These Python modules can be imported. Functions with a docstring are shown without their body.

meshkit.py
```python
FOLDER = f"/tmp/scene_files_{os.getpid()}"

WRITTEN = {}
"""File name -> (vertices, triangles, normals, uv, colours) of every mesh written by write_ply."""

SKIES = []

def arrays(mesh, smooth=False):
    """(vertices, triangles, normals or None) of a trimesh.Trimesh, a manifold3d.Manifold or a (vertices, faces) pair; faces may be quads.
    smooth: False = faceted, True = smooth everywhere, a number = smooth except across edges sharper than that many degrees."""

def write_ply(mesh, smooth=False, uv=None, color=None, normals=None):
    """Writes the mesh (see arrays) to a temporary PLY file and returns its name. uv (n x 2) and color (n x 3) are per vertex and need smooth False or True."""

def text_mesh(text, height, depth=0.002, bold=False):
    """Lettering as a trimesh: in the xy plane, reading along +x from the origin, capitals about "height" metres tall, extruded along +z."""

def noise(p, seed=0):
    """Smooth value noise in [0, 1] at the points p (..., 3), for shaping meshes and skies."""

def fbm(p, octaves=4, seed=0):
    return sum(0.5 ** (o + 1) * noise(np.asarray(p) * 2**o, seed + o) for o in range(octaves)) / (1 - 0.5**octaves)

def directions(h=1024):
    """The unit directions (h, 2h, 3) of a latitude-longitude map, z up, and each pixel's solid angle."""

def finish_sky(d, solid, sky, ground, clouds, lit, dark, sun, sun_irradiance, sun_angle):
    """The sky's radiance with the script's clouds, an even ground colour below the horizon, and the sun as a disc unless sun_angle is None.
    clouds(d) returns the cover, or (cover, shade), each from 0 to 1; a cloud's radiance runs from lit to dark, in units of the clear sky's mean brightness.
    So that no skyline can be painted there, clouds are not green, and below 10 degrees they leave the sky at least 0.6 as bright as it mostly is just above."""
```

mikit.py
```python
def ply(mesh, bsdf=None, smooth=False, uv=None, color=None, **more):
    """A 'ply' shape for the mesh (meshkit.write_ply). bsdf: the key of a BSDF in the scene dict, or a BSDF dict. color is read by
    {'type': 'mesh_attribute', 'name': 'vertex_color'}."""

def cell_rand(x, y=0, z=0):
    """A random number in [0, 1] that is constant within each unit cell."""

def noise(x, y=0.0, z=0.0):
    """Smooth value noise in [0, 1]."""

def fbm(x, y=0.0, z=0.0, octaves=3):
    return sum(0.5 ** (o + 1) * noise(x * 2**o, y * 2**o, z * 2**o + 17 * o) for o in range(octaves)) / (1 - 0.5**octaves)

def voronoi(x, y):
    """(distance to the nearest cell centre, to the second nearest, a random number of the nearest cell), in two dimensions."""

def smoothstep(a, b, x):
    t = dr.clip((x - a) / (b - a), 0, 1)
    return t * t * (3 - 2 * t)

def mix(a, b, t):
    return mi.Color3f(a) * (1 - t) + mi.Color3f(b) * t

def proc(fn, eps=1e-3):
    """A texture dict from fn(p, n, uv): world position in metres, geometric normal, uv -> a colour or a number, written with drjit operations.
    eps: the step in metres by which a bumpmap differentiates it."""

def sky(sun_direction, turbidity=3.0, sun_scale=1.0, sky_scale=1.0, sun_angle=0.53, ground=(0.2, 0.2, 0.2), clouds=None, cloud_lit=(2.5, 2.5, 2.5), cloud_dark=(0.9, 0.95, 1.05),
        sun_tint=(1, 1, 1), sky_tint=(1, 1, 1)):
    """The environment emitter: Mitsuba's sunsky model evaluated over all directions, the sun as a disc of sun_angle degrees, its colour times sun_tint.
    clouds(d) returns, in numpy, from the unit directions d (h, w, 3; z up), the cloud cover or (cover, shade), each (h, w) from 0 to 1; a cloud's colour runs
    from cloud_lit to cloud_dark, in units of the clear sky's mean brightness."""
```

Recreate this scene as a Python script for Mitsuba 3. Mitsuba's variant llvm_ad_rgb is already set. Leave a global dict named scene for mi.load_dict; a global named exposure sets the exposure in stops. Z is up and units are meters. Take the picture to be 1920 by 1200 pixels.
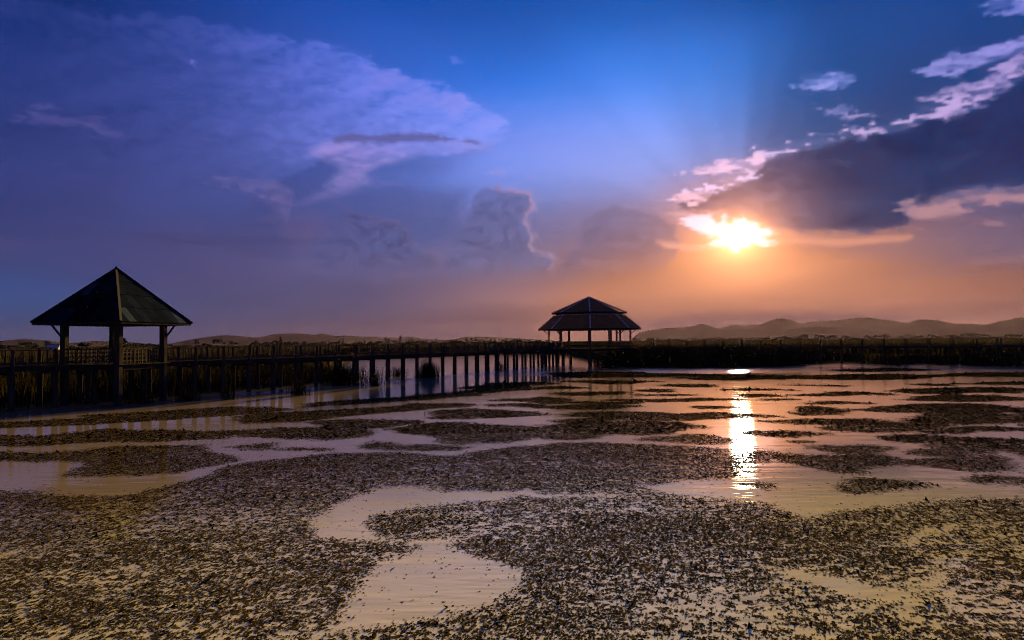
import math
import numpy as np
import trimesh
import shapely
import drjit as dr
import mitsuba as mi
import mikit
import meshkit

# ------------------------------------------------------------------ camera, sky, sun, exposure
FOV, PITCH, ROLL, EYE = 73.7, 1.80, 0.58, 4.0
K = math.tan(math.radians(FOV / 2)) / 960.0
_p, _r = math.radians(PITCH), math.radians(ROLL)
FWD = np.array([0, math.cos(_p), math.sin(_p)])
_up0 = np.array([0, -math.sin(_p), math.cos(_p)])
RGT = np.array([math.cos(_r), 0, 0]) - math.sin(_r) * _up0
UPV = math.sin(_r) * np.array([1.0, 0, 0]) + math.cos(_r) * _up0


def ray(x, y):
    """Direction of a point of the photograph (1920 x 1200)."""
    d = FWD + (x - 960) * K * RGT - (y - 600) * K * UPV
    return d / np.linalg.norm(d)


def azel(x, y):
    d = ray(x, y)
    return math.degrees(math.atan2(d[0], d[1])), math.degrees(math.asin(d[2]))


SUN = ray(1384, 441)
exposure = 0.0
O_C, D_C = np.array([9.0, 3.4, 1.2]), np.array([0.002, 0.007, 0.055])     # radiance of lit and of shaded cloud
TINT = np.array([0.035, 1.86, 9.3])
SUN_E, SUN_TINT = 19.0, np.array([1.0, 1.08, 1.1])
SUN_RGB = np.array([0.91, 0.52, 0.15]) * SUN_TINT
HAZE, HAZE_G = np.array([4.4e-6, 3.6e-6, 7.5e-6]), 0.53


def lin(c):
    c = np.asarray(c, float) / 255.0
    return np.where(c < 0.04045, c / 12.92, ((c + 0.055) / 1.055) ** 2.4)


# the open sky between the clouds: colours over azimuth (from the way the camera looks) and height in degrees
_AZ = np.array([-180, -37, -26, -13.5, 0, 10.5, 18.3, 26.5, 37, 60, 180.0])
_EL = np.array([0.0, 1.2, 3.5, 6.2, 9.6, 15.0, 21.5, 27.5, 45, 90])
_TAB = lin([
    [[58, 74, 114], [60, 78, 118], [69, 79, 114], [87, 84, 109], [114, 91, 104], [184, 111, 95], [212, 123, 86], [194, 114, 90], [130, 95, 105], [84, 84, 110], [58, 74, 112]],
    [[58, 74, 114], [60, 78, 118], [70, 80, 115], [88, 85, 110], [116, 93, 106], [188, 114, 96], [218, 127, 87], [198, 117, 91], [132, 95, 105], [86, 84, 110], [58, 74, 112]],
    [[64, 82, 124], [66, 85, 128], [88, 90, 116], [100, 95, 112], [146, 115, 115], [206, 135, 105], [240, 152, 98], [207, 129, 98], [146, 101, 105], [92, 88, 112], [64, 80, 120]],
    [[66, 82, 116], [70, 85, 120], [85, 92, 122], [105, 100, 125], [125, 110, 130], [180, 130, 118], [252, 182, 120], [205, 135, 110], [115, 98, 120], [84, 86, 114], [64, 80, 114]],
    [[58, 72, 114], [62, 75, 118], [80, 90, 128], [88, 98, 135], [112, 116, 155], [150, 130, 150], [235, 165, 140], [135, 110, 130], [92, 92, 130], [68, 78, 118], [58, 72, 112]],
    [[44, 64, 112], [48, 68, 120], [66, 84, 140], [85, 105, 165], [135, 160, 225], [150, 170, 225], [118, 124, 180], [58, 76, 145], [46, 64, 130], [42, 62, 118], [42, 62, 110]],
    [[23, 49, 108], [25, 52, 115], [46, 72, 145], [66, 100, 186], [55, 115, 222], [75, 135, 232], [62, 116, 220], [30, 80, 184], [24, 64, 158], [20, 52, 132], [22, 48, 105]],
    [[14, 37, 92], [14, 38, 94], [24, 58, 138], [28, 75, 172], [28, 82, 192], [26, 86, 202], [18, 68, 188], [12, 55, 165], [14, 54, 158], [13, 44, 120], [14, 37, 90]],
    [[12, 32, 90], [12, 32, 92], [15, 43, 128], [17, 54, 148], [17, 58, 160], [17, 56, 160], [14, 47, 150], [12, 42, 140], [13, 41, 130], [12, 36, 108], [12, 32, 90]],
    [[12, 38, 112]] * 11])


_TAB[2:, :4, 0] *= 0.74
_TAB[5:, 4:, 0] *= 0.8
_TAB[3:, :3, 2] *= 0.84
_TAB[6:, 3:8, 1] *= 0.9
_TAB[:4, 5:9] *= [1.06, 0.93, 0.82]


def _smooth_table(az, el):
    from scipy.interpolate import RegularGridInterpolator
    # even spacing first (monotone cubic), so that the gradient has no creases
    from scipy.interpolate import PchipInterpolator
    e = np.linspace(0, 90, 361)
    t = PchipInterpolator(_EL, _TAB, axis=0)(e)
    a = np.linspace(-180, 180, 721)
    t = PchipInterpolator(_AZ, t, axis=1)(a)
    return RegularGridInterpolator((e, a), t, bounds_error=False, fill_value=None)(np.stack([np.clip(el, 0, 90), az], -1))


def _fb(a, e, s, ax=1.0, seed=0, octaves=5):
    t, k = np.radians(a), 57.3 / (s * ax)
    return meshkit.fbm(np.stack([np.cos(t) * k, np.sin(t) * k, e / s], -1), octaves, seed) - 0.5


def _billow(a, e, s, seed, octaves=4):
    """Cauliflower bumps, 0 in the creases and about 1 on the domes."""
    t, out = np.radians(a), 0
    for o in range(octaves):
        k = 2 ** o / s
        p = np.stack([np.cos(t) * 57.3 * k, np.sin(t) * 57.3 * k, e * k], -1)
        out = out + 0.55 ** o * (1 - 2 * np.abs(meshkit.noise(p, seed + o) - 0.5)) ** 2
    return 1 - out / 1.9


def _sd(poly, a, e, closed=True):
    """Signed distance in degrees (inside positive) to a polygon of directions, or the plain distance to an open line."""
    p = np.array([azel(*q) for q in poly])
    n = len(p)
    best = np.full(a.shape, 1e9)
    for i in range(n if closed else n - 1):
        q, r = p[i], p[(i + 1) % n]
        d = r - q
        t = np.clip(((a - q[0]) * d[0] + (e - q[1]) * d[1]) / (d @ d), 0, 1)
        best = np.minimum(best, np.hypot(a - q[0] - t * d[0], e - q[1] - t * d[1]))
    if closed:
        g = shapely.polygons(p)
        best = np.where(shapely.contains_xy(g, a.ravel(), e.ravel()).reshape(a.shape), best, -best)
    return best


def _ss(lo, hi, x):
    t = np.clip((x - lo) / (hi - lo), 0, 1)
    return t * t * (3 - 2 * t)


def _mix(c, col, t):
    return c * (1 - t[..., None]) + (lin(col) if np.max(col) > 2.5 or True else col) * t[..., None]


def sky_colour(az, el):
    """The look of the evening sky: gradient, veil, cumulus, the dark bank and its lit rim, per direction (degrees)."""
    c = _smooth_table(az, el)
    sa, se = azel(1384, 441)
    ds = np.hypot((az - sa) * np.cos(np.radians(el)), el - se)
    # the haze in front adds its own light (single scattering of the sun), so the sky behind it is that much darker
    cs = np.cos(np.radians(el)) * np.cos(np.radians(az - sa)) * math.cos(math.radians(se)) + np.sin(np.radians(el)) * math.sin(math.radians(se))
    ph = (1 - HAZE_G ** 2) / (4 * math.pi * (1 + HAZE_G ** 2 - 2 * HAZE_G * cs) ** 1.5)
    path = np.minimum(6300, 152 / np.sin(np.radians(np.maximum(el, 0.3))))
    air = (ph * path)[..., None] * HAZE * SUN_E * SUN_RGB
    c = np.maximum(c - [0.3, 0.8, 1.0] * air, c * [0.7, 0.55, 0.28])
    # soft large-scale unevenness and thin streaks everywhere
    n1 = _fb(az, el, 7.0, 3.0, 3)
    n2 = _fb(az + 5 * n1, el, 1.6, 5.0, 5)
    c = c * (1 + 0.35 * n1 + 0.22 * n2 * _ss(20, 8, el))[..., None]
    # far bands of thin cloud low down, seen nearly edge-on
    band = _ss(0.05, 0.22, _fb(az, el, 2.2, 9.0, 11)) * _ss(11, 7, el) * _ss(0.5, 2.5, el)
    c = c * (1 - 0.22 * band)[..., None]
    band = _ss(0.04, 0.2, _fb(az, el, 2.6, 8.0, 12)) * _ss(9, 5.5, el) * _ss(1.2, 3, el)
    c = c + (lin([150, 100, 105]) * 0.35 - c * 0.12) * (band * _ss(70, 20, ds))[..., None]
    inside = (np.abs(az) < 47) & (el < 36)
    a, e = az[inside], el[inside]
    c[inside] = _clouds_here(c[inside], a, e, sa, se)
    # elsewhere the same kinds of cloud go on: thin veils and grey-blue banks
    out = ~inside | (np.abs(az) > 40) | (el > 30)
    w = np.maximum(_ss(40, 47, np.abs(az)), _ss(30, 36, el))
    a, e = az[out], el[out]
    veil = _ss(0.0, 0.25, _fb(a, e, 9.0, 2.5, 21)) * _ss(80, 40, e) * w[out]
    c[out] = c[out] * (1 - 0.6 * veil)[..., None] + (lin([80, 104, 168]) * 0.6 * veil[..., None])
    return np.maximum(c, 0)


def _clouds_here(c, a, e, sa, se):
    w1, w2 = _fb(a, e, 2.2, 1.4, 31), _fb(a, e, 2.2, 1.4, 32)
    f1, f2 = _fb(a, e, 0.55, 1.3, 33), _fb(a, e, 0.55, 1.3, 34)
    A, E = a + 1.8 * w1 + 1.1 * f1, e + 1.1 * w2 + 0.9 * f2      # wispy warp
    B, G = a + 0.9 * w1 + 1.3 * f1, e + 0.6 * w2 + 1.2 * f2      # crisp warp
    b1, b2 = _billow(a, e, 1.1, 61) - 0.5, _billow(a, e, 1.1, 71) - 0.5
    r1, r2 = _fb(a + 0.8 * e, e, 0.35, 2.2, 81), _fb(a + 0.8 * e, e, 0.35, 2.2, 82)
    ds = np.hypot(a - sa, e - se)
    # the beam: clear air left of the ray through the cloud edge is brighter
    ang = np.degrees(np.arctan2(a - sa, np.maximum(e - se, 0.01)))
    beam = _ss(13, 2.0, ang) * _ss(-75, -22, ang) * _ss(3.0, 8, e - se) * _ss(17, 6, e - se)
    c = c * (1 + 0.22 * beam)[..., None]
    shade = _ss(2.0, 13.0, ang) * _ss(70, 25, ang) * _ss(3, 7, e - se) * _ss(17, 8, e - se)
    c = c * (1 - 0.12 * shade)[..., None]
    fan = meshkit.fbm(np.stack([ang * 0.075, ang * 0 + 3.3, ang * 0], -1), 3, 90) - 0.5
    c = c * (1 + 0.9 * fan * _ss(1.5, 5, e - se) * np.exp(-ds / 13))[..., None]
    # 1 the anvil: a wide veil from upper left to its lit right end
    anv = [(-160, -60), (60, 2), (330, 24), (520, 62), (650, 92), (770, 140), (860, 168), (925, 205), (952, 245), (905, 290), (790, 292), (690, 318), (600, 300), (420, 420), (120, 440), (-160, 440)]
    d = _sd(anv, A + 1.0 * f2 + 1.8 * r1, E + 1.2 * r2) + 0.35 * b1
    tip = np.array(azel(940, 240))
    near = np.exp(-(np.hypot((a - tip[0]) * 0.72, (e - tip[1]) * 1.2) / 11.0) ** 1.6)
    streak = _fb(a + 0.9 * e, e - 0.35 * a, 1.3, 6.0, 36)
    m = _ss(-0.12, 0.55, d) * (0.03 + 0.97 * near) * (0.9 + 1.7 * streak + 1.1 * r1 + 0.5 * b2)
    m = m * _ss(azel(300, 430)[1], azel(300, 230)[1], e + 2 * w2 - 0.12 * np.minimum(a + 20, 0))
    edge = np.exp(-np.maximum(d, 0) / 3.5) * _ss(-0.3, 0.5, d)
    c = _mix(c, [136, 176, 242], np.clip(0.95 * m * (0.62 + 0.5 * edge), 0, 0.95))
    # its underside falls into grey-mauve
    und = [(300, 260), (620, 290), (905, 285), (800, 330), (640, 300), (560, 330), (430, 420), (200, 420)]
    d = _sd(und, A, E)
    c = _mix(c, [58, 84, 136], 0.35 * _ss(-1.2, 1.2, d))
    # 2 the curl under it
    curl = [(600, 262), (930, 262), (918, 286), (800, 290), (720, 312), (690, 330), (745, 344), (660, 366), (575, 386), (552, 386), (600, 350), (628, 318), (600, 300), (570, 290)]
    d = _sd(curl, a + 0.9 * w1 + 0.35 * f1, e + 0.45 * w2 + 0.3 * f2)
    c = _mix(c, [156, 164, 206], np.clip(0.66 * _ss(-0.3, 0.8, d) * (0.8 + 1.8 * streak + 1.2 * r1) * (0.45 + 0.55 * _ss(azel(640, 385)[1], azel(640, 290)[1], e)), 0, 1))
    tail = [(385, 345), (440, 336), (510, 340), (560, 368), (552, 390), (535, 415), (520, 400), (520, 375), (480, 358), (430, 352)]
    d = _sd(tail, A + 1.2 * r1, E + 1.4 * r2) + 0.3 * b1
    c = _mix(c, [132, 134, 166], np.clip(0.5 * _ss(-0.5, 0.8, d) * (0.7 + 1.6 * f1 + 1.2 * r1), 0, 1))
    hook = [(520, 415), (590, 400), (615, 420), (610, 455), (570, 460), (540, 440)]
    d = _sd(hook, A, E)
    c = _mix(c, [130, 112, 140], 0.18 * _ss(-1.2, 1.0, d))
    shadow = [(545, 395), (740, 350), (880, 355), (860, 440), (780, 470), (600, 470), (620, 420)]
    d = _sd(shadow, A, E)
    c = _mix(c, [76, 96, 140], 0.55 * _ss(-0.8, 1.0, d))
    # 3 the small dark roll
    roll = [(605, 266), (628, 252), (672, 243), (690, 249), (740, 247), (790, 245), (830, 250), (880, 262), (905, 272), (850, 270), (700, 272), (640, 273)]
    d = _sd(roll, a + 0.35 * f1, e + 0.3 * f2) + 0.5 * b1
    c = _mix(c, [92, 104, 150], 0.9 * _ss(-0.12, 0.3, d))
    # 4 towering cumulus against the light: grey bodies, rims on the side of the sun
    low = _ss(3.2, 7.5, e)
    for poly, body, rimc, rw in (
            ([(832, 480), (862, 430), (880, 402), (890, 365), (915, 348), (965, 352), (1002, 360), (1000, 395), (985, 415), (1000, 440), (1000, 465), (1040, 485), (1030, 520), (820, 520)], [90, 102, 140], [196, 164, 186], 1.0),
            ([(590, 470), (612, 440), (625, 408), (655, 392), (690, 402), (720, 406), (750, 412), (768, 428), (780, 460), (830, 480), (820, 520), (580, 520)], [82, 94, 130], [150, 126, 156], 0.4),
            ([(1045, 505), (1060, 480), (1084, 455), (1082, 432), (1098, 398), (1150, 384), (1195, 392), (1240, 400), (1270, 420), (1275, 470), (1240, 520), (1040, 530)], [110, 106, 134], [150, 122, 146], 0.35),
            ([(1030, 530), (1050, 492), (1080, 478), (1100, 500), (1090, 530)], [112, 90, 120], [140, 110, 130], 0.2)):
        d = _sd(poly, a + 0.25 * w1, e + 0.2 * w2) + 0.75 * b1 + 0.2 * f1
        m = _ss(-0.06, 0.14, d)
        rim = np.exp(-np.abs(d - 0.12) / 0.13) * _ss(0.1, 0.55, _fb(a, e, 1.1, 1.0, 41) + 0.5 + 0.2 * (e - 8) / 4)
        px = np.array(azel(*np.mean(poly, 0)))
        side = _ss(-0.8, 1.6, (a - px[0]) * 0.8 + (e - px[1]) * 0.25)
        bc = lin(body) * (1 + 0.75 * b1 + 0.5 * f1 + 0.5 * r2)[..., None]
        low = _ss(4.2, 8.0, e) * (0.7 if body[0] > 105 else 1.0)
        c = c * (1 - 0.62 * m * low)[..., None] + bc * (0.62 * m * low)[..., None]
        c = _mix(c, rimc, np.clip(0.95 * 0.7 * rim * side * rw * _ss(5, 7.5, e), 0, 1))
    # 5 the dark bank on the right
    bank = [(1262, 378), (1300, 366), (1385, 335), (1420, 296), (1500, 274), (1600, 252), (1690, 240), (1740, 205), (1830, 190), (1930, 130), (2120, 60), (2200, 330), (1925, 352), (1800, 365), (1720, 400), (1690, 440), (1500, 444), (1440, 432), (1380, 404), (1320, 405), (1275, 398)]
    d = _sd(bank, a + 0.8 * w1, e + 0.6 * w2) + 0.8 * b2 + 0.6 * f1
    m = _ss(-0.15, 0.5, d) * _ss(-1.2, 1.6, _sd(bank, A, E) + 0.6)
    glow = np.exp(-(ds / 4.4) ** 1.7)
    body = lin([14, 44, 126])[None] * (1 - glow)[..., None] + lin([190, 122, 128])[None] * glow[..., None]
    body = body * (1 + 0.9 * _fb(a - 0.6 * e, e, 2.0, 3.0, 44) + 0.5 * b1 + 0.5 * r1)[..., None]
    c = c * (1 - 0.97 * m)[..., None] + body * (0.97 * m)[..., None]
    under = [(1480, 452), (1700, 446), (1760, 420), (1930, 445), (2200, 430), (2200, 505), (1700, 490), (1480, 470)]
    d = _sd(under, A, E)
    c = _mix(c, [108, 98, 128], 0.45 * _ss(-1.2, 0.8, d))
    # its upper edge catches the sun: broken lit rags above the edge
    top = [(1258, 372), (1300, 360), (1360, 350), (1412, 330), (1420, 292), (1500, 272), (1600, 250), (1690, 236), (1740, 205), (1830, 186), (1930, 120)]
    dt = _sd(top, a + 0.9 * w1 + 1.6 * r1, e + 0.6 * w2 + 1.0 * r2 + 0.5 * b2, closed=False)
    rag = _fb(a - 0.8 * e, e, 0.7, 2.6, 46) + 0.5 + 0.8 * r1 + 0.15 * b1
    wdt = np.interp(a, [azel(x, 300)[0] for x in (1250, 1330, 1420, 1520, 1620, 1700, 1790, 1860, 1920)], [0.3, 0.35, 0.6, 0.45, 0.6, 0.55, 1.3, 0.9, 0.9])
    m = _ss(1.0, 0.3, dt / wdt) * (0.05 + 0.95 * _ss(0.41, 0.58, rag))
    lit = lin([200, 190, 226])[None] + lin([255, 205, 200])[None] * (1.3 * np.exp(-ds / 4.0))[..., None]
    c = c * (1 - 0.85 * m)[..., None] + lit * (0.85 * m)[..., None]
    # 6 lit scraps in the blue
    for poly, col, k in (
            ([(1272, 328), (1310, 312), (1350, 298), (1400, 300), (1432, 282), (1436, 305), (1415, 322), (1370, 322), (1320, 328)], [246, 214, 232], 1.0),
            ([(1256, 372), (1290, 362), (1330, 360), (1322, 380), (1290, 382)], [250, 205, 215], 1.0),
            ([(1476, 160), (1530, 146), (1570, 138), (1602, 148), (1590, 164), (1540, 168), (1480, 163)], [150, 166, 232], 0.9),
            ([(1540, 210), (1570, 198), (1594, 204), (1575, 213)], [170, 168, 222], 0.9), ([(1556, 222), (1610, 208), (1645, 214), (1600, 222)], [176, 160, 212], 0.9),
            ([(1710, 134), (1770, 108), (1830, 98), (1930, 62), (1930, 92), (1850, 122), (1790, 138), (1740, 142)], [150, 156, 222], 0.9),
            ([(1770, 106), (1850, 88), (1930, 68), (1930, 76), (1850, 100)], [160, 166, 228], 0.7),
            ([(1838, 8), (1880, -6), (1940, -12), (1940, 18), (1890, 22)], [140, 156, 226], 0.8),
            ([(1800, 176), (1870, 128), (1930, 86), (1930, 120), (1880, 160), (1830, 185)], [168, 160, 208], 0.85),
            ([(836, 108), (860, 102), (876, 112), (850, 117)], [92, 124, 218], 0.8), ([(352, 112), (366, 116), (381, 138), (368, 130)], [112, 126, 200], 0.8), ([(325, 112), (345, 108), (350, 122)], [80, 100, 185], 0.6),
            ([(22, 228), (60, 212), (110, 220), (170, 214), (205, 236), (240, 258), (200, 262), (150, 240), (90, 232)], [90, 98, 150], 0.5),
            ([(44, 202), (90, 192), (118, 204), (80, 208)], [84, 94, 150], 0.5),
            ([(888, 322), (915, 316), (960, 322), (930, 328)], [168, 158, 212], 0.7),
            ([(1225, 396), (1265, 390), (1300, 404), (1262, 410)], [226, 176, 180], 0.8)):
        d = _sd(poly, a + 0.5 * w1 + 2.0 * r1, e + 0.25 * w2 + 1.3 * r2)
        m = _ss(-0.14, 0.22, d) * (0.25 + 0.75 * _ss(0.3, 0.6, _fb(a + 0.8 * e, e, 0.5, 2.6, 48) + 0.5 + 0.4 * r1))
        c = _mix(c, col, k * m)
    # 7 the gap low on the right, with pink ragged edges
    gap = [(1672, 398), (1690, 380), (1740, 372), (1800, 362), (1860, 350), (1960, 338), (2100, 320), (2100, 372), (1930, 376), (1860, 384), (1800, 372), (1820, 400), (1890, 408), (1880, 430), (1820, 416), (1760, 424), (1720, 410), (1740, 440), (1730, 428), (1700, 405)]
    d = _sd(gap, a + 0.8 * w1 + 1.6 * r1, e + 0.5 * w2 + 1.4 * r2) + 0.3 * b1
    m = _ss(-0.15, 0.3, d) * (0.15 + 0.85 * _ss(0.34, 0.58, _fb(a, e, 0.9, 2.0, 49) + 0.5 + 0.4 * r2))
    c = _mix(c, [196, 146, 152], 0.7 * m)
    # 8 orange streaks under the bank, violet ones lower
    for poly, col, k in (([(1240, 452), (1300, 462), (1360, 462), (1300, 470), (1250, 462)], [252, 200, 150], 0.8), ([(1450, 446), (1560, 452), (1700, 444), (1680, 452), (1560, 462), (1450, 456)], [248, 168, 130], 0.7),
                         ([(1585, 518), (1660, 508), (1760, 504), (1860, 516), (1760, 520), (1660, 522)], [150, 98, 112], 0.6), ([(90, 474), (150, 468), (230, 474), (150, 480)], [62, 76, 114], 0.5)):
        d = _sd(poly, A, e + 0.3 * w2)
        c = _mix(c, col, k * _ss(-0.35, 0.35, d))
    # 9 the burning gap round the sun
    hole = [(1266, 412), (1300, 402), (1334, 400), (1345, 414), (1358, 402), (1366, 414), (1392, 404), (1402, 414), (1440, 424), (1464, 440), (1440, 448), (1468, 456), (1420, 462), (1390, 474), (1350, 468), (1316, 462), (1340, 448), (1300, 434)]
    d = _sd(hole, a + 0.5 * f1 + 1.2 * r1, e + 0.4 * f2 + 0.8 * r2) + 0.25 * b2
    m = _ss(-0.1, 0.35, d)
    c = c * (1 - m)[..., None] + np.array([1.25, 1.02, 0.86])[None] * m[..., None]
    au = 0.34 * np.exp(-(np.hypot((a - sa) * 0.75, e - se + 0.4) / 1.25) ** 1.25) + 0.034 * np.exp(-np.hypot(a - sa, (e - se) * np.where(e < se, 0.8, 1.3)) / 3.8)
    return c + O_C * au[..., None]


_sky0 = mikit.sky(SUN, turbidity=3, sun_scale=0.0, sky_tint=TINT)
_clear = np.array(_sky0["bitmap"], dtype=float)[:512, :, :3]


def clouds(d):
    """Cover and shade of the cloud layer that give the evening sky its colours over the clear-sky model."""
    az, el = np.degrees(np.arctan2(d[..., 0], d[..., 1])), np.degrees(np.arcsin(np.clip(d[..., 2], -1, 1)))
    want = sky_colour(az, el)
    # weights of clear sky, lit cloud and shaded cloud: least squares, then kept between 0 and 1
    s, o, k = _clear, O_C, D_C
    x, y, w = s - k, o - k, want - k
    p = 1.0 / np.maximum(want, 0.012)                                   # relative error counts
    p = p * [1.35, 1.0, 0.9]
    x, y, w = x * p, y * p, w * p
    xx, yy, xy = (x * x).sum(-1), (y * y).sum(-1), (x * y).sum(-1)
    xw, yw = (x * w).sum(-1), (y * w).sum(-1)
    det = np.maximum(xx * yy - xy * xy, 1e-12)
    ws, wo = (xw * yy - yw * xy) / det, (yw * xx - xw * xy) / det
    wo = np.clip(np.where(ws < 0, yw / yy, wo), 0, 1)
    ws = np.clip(np.where(wo <= 0, xw / xx, ws), 0, 1)
    ws = np.minimum(ws, 1 - wo)
    cover = 1 - ws
    return cover, np.clip(1 - wo / np.maximum(cover, 1e-6), 0, 1)


_unit = float(_clear.mean())
SKY = dict(turbidity=3, sky_tint=TINT, sun_scale=SUN_E, sun_tint=SUN_TINT, sun_angle=1.3, ground=(0.05, 0.045, 0.04), clouds=clouds,
           cloud_lit=tuple(O_C / _unit), cloud_dark=tuple(D_C / _unit))
scene, labels = {}, {}
scene["camera"] = dict(type="perspective", fov=FOV, fov_axis="x", near_clip=0.1, far_clip=40000.0,
                       to_world=mi.ScalarTransform4f().look_at(origin=[0, 0, EYE], target=[float(v) for v in (FWD + [0, 0, EYE])], up=[float(v) for v in UPV]),
                       medium={"type": "ref", "id": "haze_air"})
scene["sky"] = mikit.sky(SUN, **SKY)

# ------------------------------------------------------------------ helpers
rng = np.random.default_rng(7)


def at(x, y, z=0.0):
    """The point at height z that the photograph shows at (x, y)."""
    d = ray(x, y)
    t = (z - EYE) / d[2]
    return np.array([d[0] * t, d[1] * t, z])


def horizon(x):
    return 600 + (FWD[2] + (x - 960) * K * RGT[2]) / (K * UPV[2])


def far_point(x, y, dist):
    """The point on the ray through (x, y) at this horizontal distance."""
    d = ray(x, y)
    return np.array([0, 0, EYE]) + d * dist / math.hypot(d[0], d[1])


def numbered(key):
    if key not in scene and key not in labels:
        return key
    i = 1
    while f"{key}_{i:03d}" in scene or f"{key}_{i:03d}" in labels:
        i += 1
    return f"{key}_{i:03d}"


def note(key, label=None, cat=None, group=None, kind=None):
    labels[key] = {k: v for k, v in (("label", label), ("category", cat), ("group", group), ("kind", kind)) if v}


def thing(name, label, cat, group=None):
    key = numbered(name)
    note(key, label, cat, group)
    return key


def put(name, mesh, bsdf, parent=None, smooth=False, kind=None, label=None, **kw):
    key = numbered(f"{parent}__{name}" if parent else name)
    scene[key] = mikit.ply(mesh, bsdf, smooth=smooth, **kw)
    if kind or label:
        note(key, label, None, None, kind)
    return key


_BF = np.array([[0, 2, 1], [0, 3, 2], [4, 5, 6], [4, 6, 7], [0, 1, 5], [0, 5, 4], [1, 2, 6], [1, 6, 5], [2, 3, 7], [2, 7, 6], [3, 0, 4], [3, 4, 7]])


def beam(p, q, w, h, up=(0, 0, 1), taper=1.0):
    """A squared timber from p to q, w wide and h high."""
    p, q = np.asarray(p, float), np.asarray(q, float)
    d = (q - p) / np.linalg.norm(q - p)
    up = np.asarray(up, float) if abs(d @ np.asarray(up, float)) < 0.95 else np.array([0, 1.0, 0])
    s = np.cross(d, up)
    s /= np.linalg.norm(s)
    u = np.cross(s, d)
    c = np.array([[-1, -1], [1, -1], [1, 1], [-1, 1]]) / 2
    v = np.vstack([p + c[:, :1] * w * s + c[:, 1:] * h * u, q + (c[:, :1] * w * s + c[:, 1:] * h * u) * taper])
    return v, _BF


def box(c, size, yaw=0.0):
    c, s = np.asarray(c, float), np.asarray(size, float) / 2
    a = np.array([math.cos(yaw), math.sin(yaw), 0])
    b = np.array([-math.sin(yaw), math.cos(yaw), 0])
    return beam(c - a * s[0], c + a * s[0], s[1] * 2, s[2] * 2)


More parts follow.
